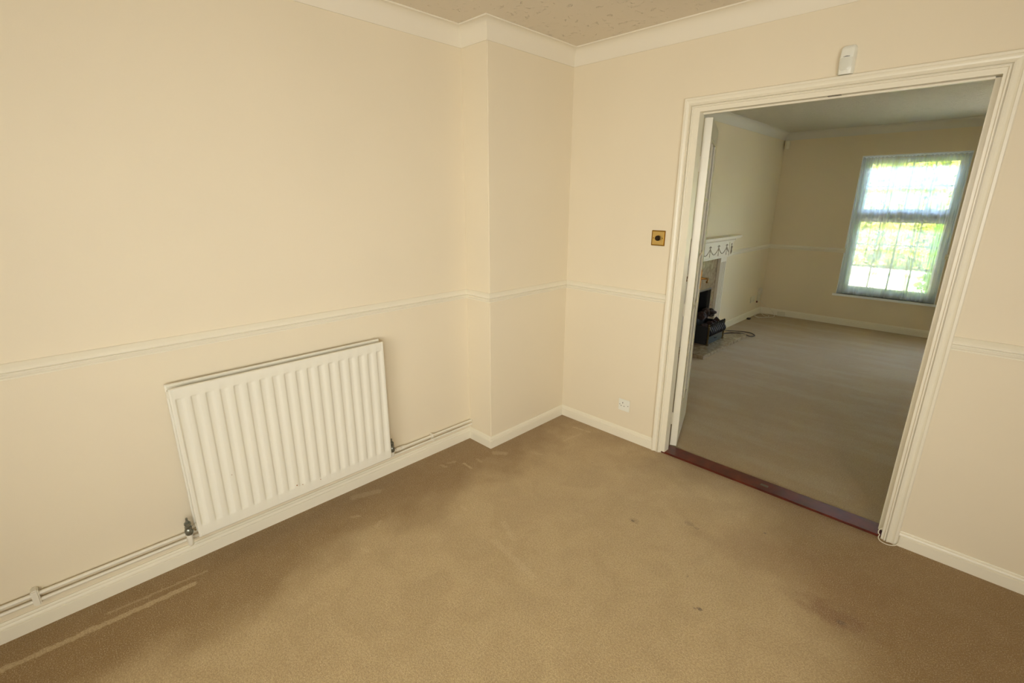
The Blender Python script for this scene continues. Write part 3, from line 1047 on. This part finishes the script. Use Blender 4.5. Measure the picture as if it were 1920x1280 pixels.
# ------------------------------------------------------------------ net curtain
def sheer_mat():
    m = bpy.data.materials.new('sheer_net')
    m.use_nodes = True
    nt = m.node_tree
    nt.nodes.remove(nt.nodes['Principled BSDF'])
    out = nt.nodes['Material Output']
    tr = nt.nodes.new('ShaderNodeBsdfTransparent')
    df = nt.nodes.new('ShaderNodeBsdfDiffuse')
    df.inputs[0].default_value = (0.86, 0.88, 0.88, 1)
    tl = nt.nodes.new('ShaderNodeBsdfTranslucent')
    tl.inputs[0].default_value = (0.9, 0.93, 0.95, 1)
    m1 = nt.nodes.new('ShaderNodeMixShader')
    m1.inputs[0].default_value = 0.82
    nt.links.new(df.outputs[0], m1.inputs[1])
    nt.links.new(tl.outputs[0], m1.inputs[2])
    m2 = nt.nodes.new('ShaderNodeMixShader')
    # thin weave: less see-through where the cloth is seen edge-on
    lw = nt.nodes.new('ShaderNodeLayerWeight')
    lw.inputs[0].default_value = 0.35
    mr = nt.nodes.new('ShaderNodeMapRange')
    mr.inputs['To Min'].default_value = 0.66
    mr.inputs['To Max'].default_value = 0.86
    nt.links.new(lw.outputs['Facing'], mr.inputs['Value'])
    nt.links.new(mr.outputs[0], m2.inputs[0])
    nt.links.new(tr.outputs[0], m2.inputs[1])
    nt.links.new(m1.outputs[0], m2.inputs[2])
    nt.links.new(m2.outputs[0], out.inputs[0])
    return m


M['sheer'] = sheer_mat()


def curtain(xt0, xt1, xb0, xb1, y, seed, folds):
    """gathered along the top, falling into loose folds"""
    bm = bmesh.new()
    nx_, nz_ = 220, 26
    ztop, zbot = 2.045, WB + 0.003
    rnd = random.Random(seed)
    ph = [rnd.uniform(0, 6.28) for _ in range(6)]
    grid = []
    for i in range(nz_ + 1):
        t = i / nz_
        z = ztop + (zbot - ztop) * t
        row = []
        for j in range(nx_ + 1):
            s = j / nx_
            x = (xt0 + (xt1 - xt0) * s) * (1 - t) + (xb0 + (xb1 - xb0) * s) * t
            fine = 0.0035 * math.sin(s * 2 * PI * folds * 2.4 + ph[0]) * max(0, 1 - t * 5)
            w = 0.010 * math.sin(s * 2 * PI * folds + ph[1] + 0.8 * math.sin(t * 2 + ph[2]))
            w += 0.008 * math.sin(s * 2 * PI * folds * 0.43 + ph[3] + t * 1.3)
            w *= (0.35 + 0.65 * min(1, t * 2.5))
            w *= (0.45 + 0.8 * abs(math.sin(s * 7.1 + ph[4]))) * 1.0
            row.append(bm.verts.new((x + 0.006 * math.sin(t * 5 + s * 9), y + fine + w, z + (0.004 * math.sin(s * 60) if i == 0 else 0))))
        grid.append(row)
    for a, b in zip(grid, grid[1:]):
        for j in range(nx_):
            bm.faces.new((a[j], a[j + 1], b[j + 1], b[j]))
    return bm


cu = tag(empty('net_curtain', (1.23, YB + 0.06, 2.04)), 'sheer white net curtain gathered across the lounge window', 'curtain')


def cobj(name, bm, m, smooth=True):
    for v in bm.verts:
        v.co -= Vector((1.23, YB + 0.06, 2.04))
    return obj(name, bm, m, cu, smooth)


cobj('drop', curtain(WL + 0.008, 1.10, WL + 0.012, 1.115, YB + 0.020, 3, 7), M['sheer'])
cobj('drop', curtain(1.065, 1.36, 1.075, 1.43, YB + 0.032, 5, 6), M['sheer'])
cobj('drop', curtain(1.325, WR - 0.006, 1.40, WR - 0.012, YB + 0.020, 9, 7), M['sheer'])
bm = bmesh.new()
tube(bm, [(WL + 0.001, YB + 0.026, 2.032), (WR - 0.001, YB + 0.026, 2.030)], 0.004, 8)
cobj('curtain_wire', bm, M['plastic_old'])
# gathered heading knots where the drops overlap
gnet = mat('gathered_net', lin(200, 198, 190), 0.8)
for xk in (1.083, 1.342):
    bm = bmesh.new()
    for k in range(5):
        tube(bm, [(xk - 0.018 + k * 0.009, YB + 0.026 + 0.004 * (k % 2), 2.046), (xk - 0.016 + k * 0.008, YB + 0.026, 2.030), (xk - 0.012 + k * 0.006, YB + 0.026, 2.006)], 0.004, 6, radii=[0.004, 0.0045, 0.001])
    cobj('gathered_heading', bm, gnet)

# ------------------------------------------------------------------ fireplace surround
XW = XB
sur = tag(empty('fireplace_surround', (XW, FC, 0)), 'cream classical fireplace surround with swag frieze and marble back panel', 'fireplace')


def sobj(name, bm, m, parent=sur, smooth=False, kind=None):
    for v in bm.verts:
        v.co -= Vector((XW, FC, 0))
    return obj(name, bm, m, parent, smooth, kind)


# mantel shelf with a stepped bed moulding
bm = boxes((XW, 0.0, FC - 0.63, FC + 0.63, 1.148, 1.166), bev=0.004)
box(bm, XW, -0.012, FC - 0.615, FC + 0.615, 1.137, 1.149, bev=0.003)
sobj('mantel_shelf', bm, M['frieze_paint'])
bm = boxes((XW, -0.034, FC - 0.545, FC + 0.545, 1.118, 1.138), bev=0.003)
box(bm, XW, -0.042, FC - 0.52, FC + 0.52, 1.100, 1.119, bev=0.002)
sobj('bed_moulding', bm, M['frieze_paint'])
bm = bmesh.new()
k = FC - 0.53
while k < FC + 0.53:
    box(bm, -0.036, -0.0295, k, k + 0.010, 1.121, 1.134)
    k += 0.020
sobj('dentils', bm, M['frieze_paint'], kind='stuff')
bm = boxes((XW, -0.052, FC - 0.40, FC + 0.40, 0.950, 1.101))
sobj('frieze', bm, M['frieze_paint'])
bm = boxes((XW, -0.044, FC - 0.40, FC + 0.40, 0.936, 0.952), bev=0.003)
sobj('frieze_base_moulding', bm, M['frieze_paint'])
for s in (-1, 1):
    ya, yb = sorted((FC + s * 0.40, FC + s * 0.50))
    cb = sobj('corner_block', boxes((XW, -0.046, ya, yb, 0.940, 1.101), bev=0.002), M['frieze_paint'])
    bm = bmesh.new()
    yc = (ya + yb) / 2
    tube(bm, [(-0.046, yc, 1.075), (-0.040, yc, 1.075)], 0.010, 10)
    tube(bm, [(-0.044, yc, 1.062), (-0.0405, yc, 1.045), (-0.0405, yc, 1.02), (-0.0405, yc, 0.995), (-0.044, yc, 0.965)], 0.006, 8, radii=[0.003, 0.013, 0.006, 0.010, 0.002])
    sobj('urn_ornament', bm, M['swag'], cb, smooth=True)
    # fluted pilaster
    pa, pb = sorted((FC + s * 0.30, FC + s * 0.465))
    pil = sobj('pilaster', boxes((XW, -0.084, pa, pb, 0.0405, 0.938), bev=0.002), M['frieze_paint'])
    bmf = bmesh.new()
    for q in range(4):
        yq = pa + 0.028 + q * 0.036
        box(bmf, -0.085, -0.0785, yq - 0.011, yq + 0.011, 0.15, 0.88, bev=0.003)
    sobj('reed', bmf, M['frieze_paint'], pil, kind='stuff')
    sobj('plinth', boxes((XW, -0.072, pa - 0.006, pb + 0.006, 0.0405, 0.13), bev=0.003), M['frieze_paint'])
    oa, ob = sorted((FC + s * 0.465, FC + s * 0.49))
    sobj('side_return', boxes((XW, -0.10, oa, ob, 0.0405, 0.94)), M['frieze_paint'])
# swags: bows joined by drooping garlands, standing proud of the frieze
bm = bmesh.new()
ps = [FC + d for d in (-0.33, -0.11, 0.11, 0.33)]
xf = -0.050
for i, yp in enumerate(ps):
    zt_ = 1.066
    tube(bm, [(xf, yp, zt_ + 0.016), (xf, yp, zt_ + 0.008), (xf, yp, zt_)], 0.004, 8, radii=[0.002, 0.010, 0.006])
    for s in (-1, 1):
        tube(bm, [(xf, yp, zt_), (xf, yp + s * 0.016, zt_ + 0.006), (xf, yp + s * 0.032, zt_ - 0.002)], 0.004, 6, radii=[0.004, 0.006, 0.002])
        tube(bm, [(xf, yp + s * 0.002, zt_ - 0.004), (xf, yp + s * 0.008, zt_ - 0.03), (xf, yp + s * 0.006, zt_ - 0.05)], 0.002, 6, radii=[0.003, 0.002, 0.0015])
    tube(bm, [(xf, yp, zt_), (xf, yp, zt_ - 0.05), (xf, yp, zt_ - 0.10)], 0.003, 6, radii=[0.003, 0.002, 0.004])
segs = [(ps[0] - 0.07, ps[0])] + list(zip(ps, ps[1:])) + [(ps[-1], ps[-1] + 0.07)]
for a, b in segs:
    n = 10
    pts, rs = [], []
    for k in range(n + 1):
        t = k / n
        if a == ps[0] - 0.07:
            zz = 1.058 - 0.075 * math.sin(PI * (1 - t) * 0.5) if False else 0.99 + 0.068 * t ** 1.5
        elif b == ps[-1] + 0.07:
            zz = 0.99 + 0.068 * (1 - t) ** 1.5
        else:
            zz = 1.058 - 0.072 * math.sin(PI * t) ** 0.9
        pts.append((xf, a + (b - a) * t, zz))
        rs.append(0.0022 + 0.0035 * math.sin(PI * t))
    tube(bm, pts, 0.004, 6, radii=rs)
sobj('swag_garland', bm, M['swag'], smooth=True, kind='stuff')
# marble back panel in three slabs round the opening, steel trim
mx = -0.118
sobj('marble_slab', boxes((XW, mx, FC - 0.30, OY0, 0.0405, 0.938)), M['marble'])
sobj('marble_slab', boxes((XW, mx, OY1, FC + 0.30, 0.0405, 0.938)), M['marble'])
sobj('marble_slab', boxes((XW, mx, OY0, OY1, OZ, 0.938)), M['marble'])
tr = boxes((mx - 0.03, mx + 0.004, OY0, OY0 + 0.012, 0.0405, OZ), (mx - 0.03, mx + 0.004, OY1 - 0.012, OY1, 0.0405, OZ), (mx - 0.03, mx + 0.004, OY0, OY1, OZ - 0.020, OZ))
sobj('opening_trim', tr, M['steel_trim'])
bm = boxes((XW - 0.24, XW - 0.22, OY0, OY1, 0, OZ), (XW - 0.22, XW, OY0, OY0 + 0.01, 0, OZ - 0.02), (XW - 0.22, XW, OY1 - 0.01, OY1, 0, OZ - 0.02), (XW - 0.22, XW, OY0, OY1, OZ - 0.015, OZ - 0.001), (XW - 0.22, XW, OY0 + 0.01, OY1 - 0.01, 0.0, 0.04))
sobj('fireback', bm, M['soot'])

# hearth
he = obj('hearth_slab', boxes((XW, 0.2118, 2.0, 3.172, 0, 0.04), bev=0.003), M['marble'])
tag(he, 'low polished beige marble hearth slab on the carpet', 'hearth')

# ------------------------------------------------------------------ fire basket
gr = tag(empty('fire_basket', (0.02, FC, 0.04)), 'black iron fire basket with curved front bars standing on the hearth', 'fire basket')
GY0, GY1 = -0.205, 0.205


def gobj(name, bm, m, parent=gr, smooth=False, kind=None):
    return obj(name, bm, m, parent, smooth, kind)


xfr = 0.055      # front plane of the grate in local x (world 0.075)
gobj('ash_pan_cover', boxes((xfr - 0.01, xfr, GY0 + 0.012, GY1 - 0.012, 0.004, 0.095), bev=0.002), M['ash'])
hd = bmesh.new()
tube(hd, curve_pts([(xfr, -0.03, 0.052), (xfr + 0.012, -0.028, 0.054), (xfr + 0.015, 0.0, 0.050), (xfr + 0.012, 0.028, 0.046), (xfr, 0.03, 0.046)], 4), 0.004, 8)
gobj('pan_handle', hd, M['black'], smooth=True)
# curved bars: swell out then turn back, flaring at the top
for k in range(9):
    yb_ = GY0 + 0.025 + k * (GY1 - GY0 - 0.05) / 8
    bm = bmesh.new()
    pts = curve_pts([(xfr - 0.004, yb_, 0.095), (xfr + 0.022, yb_, 0.115), (xfr + 0.026, yb_, 0.145), (xfr + 0.004, yb_, 0.180), (xfr + 0.000, yb_, 0.205), (xfr + 0.012, yb_, 0.232)], 5)
    tube(bm, pts, 0.0095, 10)
    gobj('basket_bar', bm, M['black'], smooth=True)
bm = bmesh.new()
tube(bm, [(xfr + 0.000, GY0, 0.100), (xfr + 0.000, GY1, 0.100)], 0.008, 8)
tube(bm, [(xfr + 0.000, GY0 + 0.01, 0.206), (xfr + 0.000, GY1 - 0.01, 0.206)], 0.006, 8)
gobj('cross_rail', bm, M['black'], smooth=True)
for s, yy in ((-1, GY0), (1, GY1)):
    bm = bmesh.new()
    tube(bm, [(xfr, yy, z) for z in (0.0, 0.012, 0.02, 0.04, 0.06, 0.075, 0.095, 0.105, 0.19, 0.20, 0.21, 0.222, 0.230)], 0.01, 10,
         radii=[0.016, 0.018, 0.010, 0.013, 0.009, 0.014, 0.010, 0.012, 0.010, 0.013, 0.009, 0.012, 0.003])
    gobj('front_post', bm, mat('aged_brass_post_' + ('l' if s < 0 else 'r'), lin(92, 76, 44), 0.4, metal=0.8), smooth=True)
gobj('side_plate', boxes((-0.16, xfr, GY0, GY0 + 0.01, 0.0, 0.20)), M['soot'])
gobj('side_plate', boxes((-0.16, xfr, GY1 - 0.01, GY1, 0.0, 0.20)), M['soot'])
gobj('back_plate', boxes((-0.165, -0.155, GY0, GY1, 0.0, 0.30)), M['soot'])
gobj('fire_bed', boxes((-0.155, xfr - 0.012, GY0 + 0.01, GY1 - 0.01, 0.10, 0.15)), M['soot'])


# ceramic logs/coals heaped in the basket
def lump(sx, sy, sz, seed):
    bm = bmesh.new()
    bmesh.ops.create_icosphere(bm, subdivisions=2, radius=1.0)
    for v in bm.verts:
        n = pnoise(Vector((v.co.x * 1.3 + seed * 7.1, v.co.y * 1.3, v.co.z * 1.3 + seed)))
        v.co *= 1 + 0.45 * n
        v.co = Vector((v.co.x * sx, v.co.y * sy, v.co.z * sz))
    return bm


coal_spots = [(-0.02, -0.14, 0.155, 0.05, 0.05, 0.035, 'reddish coal at the near end of the basket heap'),
              (0.00, -0.05, 0.165, 0.045, 0.05, 0.04, 'coal just left of the middle of the basket heap'),
              (0.005, 0.05, 0.160, 0.04, 0.055, 0.035, 'coal just right of the middle of the basket heap'),
              (-0.01, 0.145, 0.165, 0.045, 0.045, 0.04, 'coal at the far end of the basket heap'),
              (-0.08, -0.10, 0.205, 0.05, 0.06, 0.045, 'tall coal at the back near end of the heap'),
              (-0.09, 0.02, 0.215, 0.05, 0.06, 0.05, 'highest coal at the back of the heap'),
              (-0.075, 0.12, 0.205, 0.05, 0.055, 0.045, 'reddish coal at the back far end of the heap'),
              (-0.035, 0.075, 0.225, 0.035, 0.06, 0.02, 'flat slab coal leaning on top of the heap')]
for i, (x, y, z, a, b, c, lb) in enumerate(coal_spots):
    z += 0.03 if i < 4 else 0.085
    o = obj('coal', lump(a * 0.9, b * 0.85, c * 1.1, i + 1), M['coal'])
    o.location = (0.02 + x, FC + y, 0.04 + z)
    o.rotation_euler = (random.uniform(-.4, .4), random.uniform(-.4, .4), random.uniform(0, 3))
    tag(o, 'dark brown ceramic ' + lb, 'coal', 'coals heaped in the fire basket')

# dark flex looping off the hearth
fx = obj('power_cable', tube(bmesh.new(), curve_pts([(0.02, 2.83, 0.046), (-0.03, 2.95, 0.047), (-0.06, 3.08, 0.048), (-0.06, 3.2, 0.03), (0.02, 3.35, 0.008), (0.10, 3.40, 0.007), (0.185, 3.40, 0.007), (0.255, 3.33, 0.007), (0.262, 3.27, 0.008),
                                                      (0.235, 3.22, 0.012), (0.17, 3.18, 0.038), (0.10, 3.13, 0.046), (0.04, 3.05, 0.046), (0.0, 2.93, 0.046), (0.0, 2.84, 0.046)], 8), 0.0055, 8), M['cable_black'], smooth=True)
tag(fx, 'dark brown flex looped from the fire basket over the hearth end', 'cable')

# ------------------------------------------------------------------ lounge corner: sockets, sensor, cables
s2 = tag(empty('wall_socket', (XB, 4.32, 0.245)), 'white double wall socket on the lounge side wall near the corner', 'socket')
obj('faceplate', boxes((0, 0.010, -0.073, 0.073, -0.043, 0.043), bev=0.003), M['plastic_old'], s2)
for yy in (-0.036, 0.036):
    obj('rocker', boxes((0.009, 0.013, yy - 0.006, yy + 0.006, 0.014, 0.030), bev=0.001), M['plastic_old'], s2)
    for (hy, hz) in ((0, -0.002), (-0.011, -0.022), (0.011, -0.022)):
        obj('pin_hole', boxes((0.0095, 0.0103, yy + hy - 0.003, yy + hy + 0.003, hz - 0.004, hz + 0.004)), M['dark_hole'], s2)
pb_ = tag(empty('phone_adapter', (XB, 4.54, 0.26)), 'tall white plug-in adapter boxes beside the lounge double socket', 'adapter')
obj('lower_box', boxes((0, 0.022, -0.035, 0.045, -0.075, 0.025), bev=0.004), M['plastic_old'], pb_)
obj('upper_box', boxes((0, 0.035, -0.030, 0.050, 0.030, 0.115), bev=0.006), M['plastic_old'], pb_)
obj('plug', boxes((0.0, 0.02, -0.047, -0.037, -0.085, -0.06), bev=0.002), M['mahog'], pb_)
cbx = obj('junction_box', boxes((0.105, 0.195, YB - 0.05, YB - 0.017, 0.0, 0.062), bev=0.004), M['plastic_old'])
tag(cbx, 'small grey-white junction box on the floor against the far lounge skirting', 'junction box')
cw = obj('white_cable', tube(bmesh.new(), curve_pts([(XB + 0.02, 4.58, 0.20), (-0.06, 4.62, 0.14), (0.03, 4.64, 0.07), (0.085, 4.60, 0.012), (0.10, 4.52, 0.005), (0.06, 4.45, 0.005), (0.0, 4.47, 0.008), (-0.06, 4.56, 0.012),
                                                      (-0.10, 4.62, 0.010), (-0.115, 4.5, 0.008), (-0.09, 4.38, 0.006), (0.0, 4.36, 0.006), (0.05, 4.44, 0.006), (0.03, 4.55, 0.010), (-0.05, 4.60, 0.014), (-0.11, 4.55, 0.010),
                                                      (-0.12, 4.42, 0.010), (-0.06, 4.34, 0.006), (-0.01, 4.30, 0.006)], 8), 0.0035, 7), M['cable_white'], smooth=True)
tag(cw, 'tangle of thin white cable on the carpet in the far lounge corner', 'cable')
pl_ = obj('cable_plug', boxes((-0.118, -0.075, 4.12, 4.17, 0.0, 0.02), bev=0.004), M['dark_hole'])
tag(pl_, 'small black plug lying on the carpet by the lounge side skirting', 'plug')
p2 = tag(empty('motion_sensor', (XB + 0.034, YB - 0.028, 2.245), rz=math.radians(45)), 'small white motion sensor high in the far lounge corner', 'motion sensor')
obj('casing', pir_body(0.055, 0.10, 0.032), M['plastic_old'], p2, smooth=True)
obj('bracket', boxes((-0.012, 0.012, 0.0, 0.026, -0.02, 0.02)), M['plastic_old'], p2)

# ------------------------------------------------------------------ garden outside the lounge window
struct('ground', boxes((-9, 12, YB + 0.26, 30, -0.35, -0.25)), M['ground'])
gw = obj('garden_wall', boxes((-4, 6.0, 6.9, 7.1, -0.25, 0.46), (-4, 6.0, 6.87, 7.13, 0.46, 0.50)), M['garden_wall'])
tag(gw, 'low pale rendered wall outside the lounge window, below the hedge', 'garden wall')


def leaf_mat(name, a, b_):
    m = bpy.data.materials.new(name)
    m.use_nodes = True
    nt = m.node_tree
    nt.nodes.remove(nt.nodes['Principled BSDF'])
    out = nt.nodes['Material Output']
    geo = nt.nodes.new('ShaderNodeNewGeometry')
    rp = nt.nodes.new('ShaderNodeMix')
    rp.data_type = 'RGBA'
    rp.inputs['A'].default_value = a
    rp.inputs['B'].default_value = b_
    nt.links.new(geo.outputs['Random Per Island'], rp.inputs['Factor'])
    df = nt.nodes.new('ShaderNodeBsdfDiffuse')
    tl = nt.nodes.new('ShaderNodeBsdfTranslucent')
    mx = nt.nodes.new('ShaderNodeMixShader')
    mx.inputs[0].default_value = 0.35
    nt.links.new(rp.outputs['Result'], df.inputs[0])
    nt.links.new(rp.outputs['Result'], tl.inputs[0])
    nt.links.new(df.outputs[0], mx.inputs[1])
    nt.links.new(tl.outputs[0], mx.inputs[2])
    nt.links.new(mx.outputs[0], out.inputs[0])
    return m


M['leaf'] = leaf_mat('hedge_leaf', lin(92, 122, 34), lin(176, 176, 84))
M['leaf2'] = leaf_mat('shrub_leaf', lin(60, 112, 30), lin(136, 176, 62))
M['hedge_core'] = mat('hedge_core', lin(70, 86, 44), 0.95, noise=0.4, nscale=6)


def leaves(name, pts, nrm, size, m, seed):
    rs = np.random.RandomState(seed)
    n = len(pts)
    d = nrm + rs.normal(0, 0.6, (n, 3))
    d /= np.linalg.norm(d, axis=1, keepdims=True)
    a = np.cross(d, rs.normal(0, 1, (n, 3)))
    a /= np.linalg.norm(a, axis=1, keepdims=True)
    b_ = np.cross(d, a)
    s = (size * rs.uniform(0.6, 1.3, n))[:, None]
    V = np.stack([pts - a * s, pts - b_ * s * 0.45, pts + a * s, pts + b_ * s * 0.45], 1).reshape(-1, 3)
    me = bpy.data.meshes.new(name)
    me.from_pydata(V.tolist(), [], np.arange(4 * n).reshape(-1, 4).tolist())
    me.materials.append(m)
    o = bpy.data.objects.new(name, me)
    C.objects.link(o)
    return o


rs = np.random.RandomState(3)
n = 22000
hx = rs.uniform(-4, 6, n)
hz = rs.uniform(-0.1, 2.8, n)
hy = 8.0 + 0.25 * np.sin(hx * 2.3) * np.cos(hz * 2.9 + hx) + 0.16 * np.sin(hx * 6 + hz * 5) + rs.uniform(-0.1, 0.22, n)
hedge = tag(empty('garden_hedge', (1, 8.6, -0.25)), 'tall sunlit green hedge outside, seen through the net curtain', 'hedge')
o = leaves('hedge_leaves', np.stack([hx, hy, hz], 1) - np.array([1, 8.6, -0.25]), np.array([[0, -1, 0.5]]), 0.075, M['leaf'], 4)
o['kind'] = 'stuff'
o.parent = hedge
obj('hedge_core', boxes((-5, 5, -0.3, 0.6, 0, 2.9)), M['hedge_core'], hedge)

n = 7000
u = rs.normal(0, 1, (n, 3))
u /= np.linalg.norm(u, axis=1, keepdims=True)
rad_ = rs.uniform(0.75, 1.05, n)[:, None] * (1 + 0.15 * np.sin(u[:, :1] * 9) * np.cos(u[:, 2:] * 8))
pts = u * rad_ * np.array([0.62, 0.45, 0.95])
shrub = tag(empty('garden_shrub', (2.05, 6.25, -0.25)), 'leafy green shrub outside the right side of the lounge window', 'shrub')
o = leaves('shrub_leaves', pts + np.array([0, 0, 0.95]), u, 0.05, M['leaf2'], 8)
o['kind'] = 'stuff'
o.parent = shrub
bm = bmesh.new()
for k in range(7):
    a = k * 0.9
    tube(bm, [(0.05 * math.cos(a), 0.05 * math.sin(a), 0), (0.15 * math.cos(a), 0.12 * math.sin(a), 0.5), (0.38 * math.cos(a), 0.28 * math.sin(a), 1.2)], 0.012, 6, radii=[0.016, 0.011, 0.004])
obj('stem', bm, mat('bark', lin(96, 78, 56), 0.9), shrub)
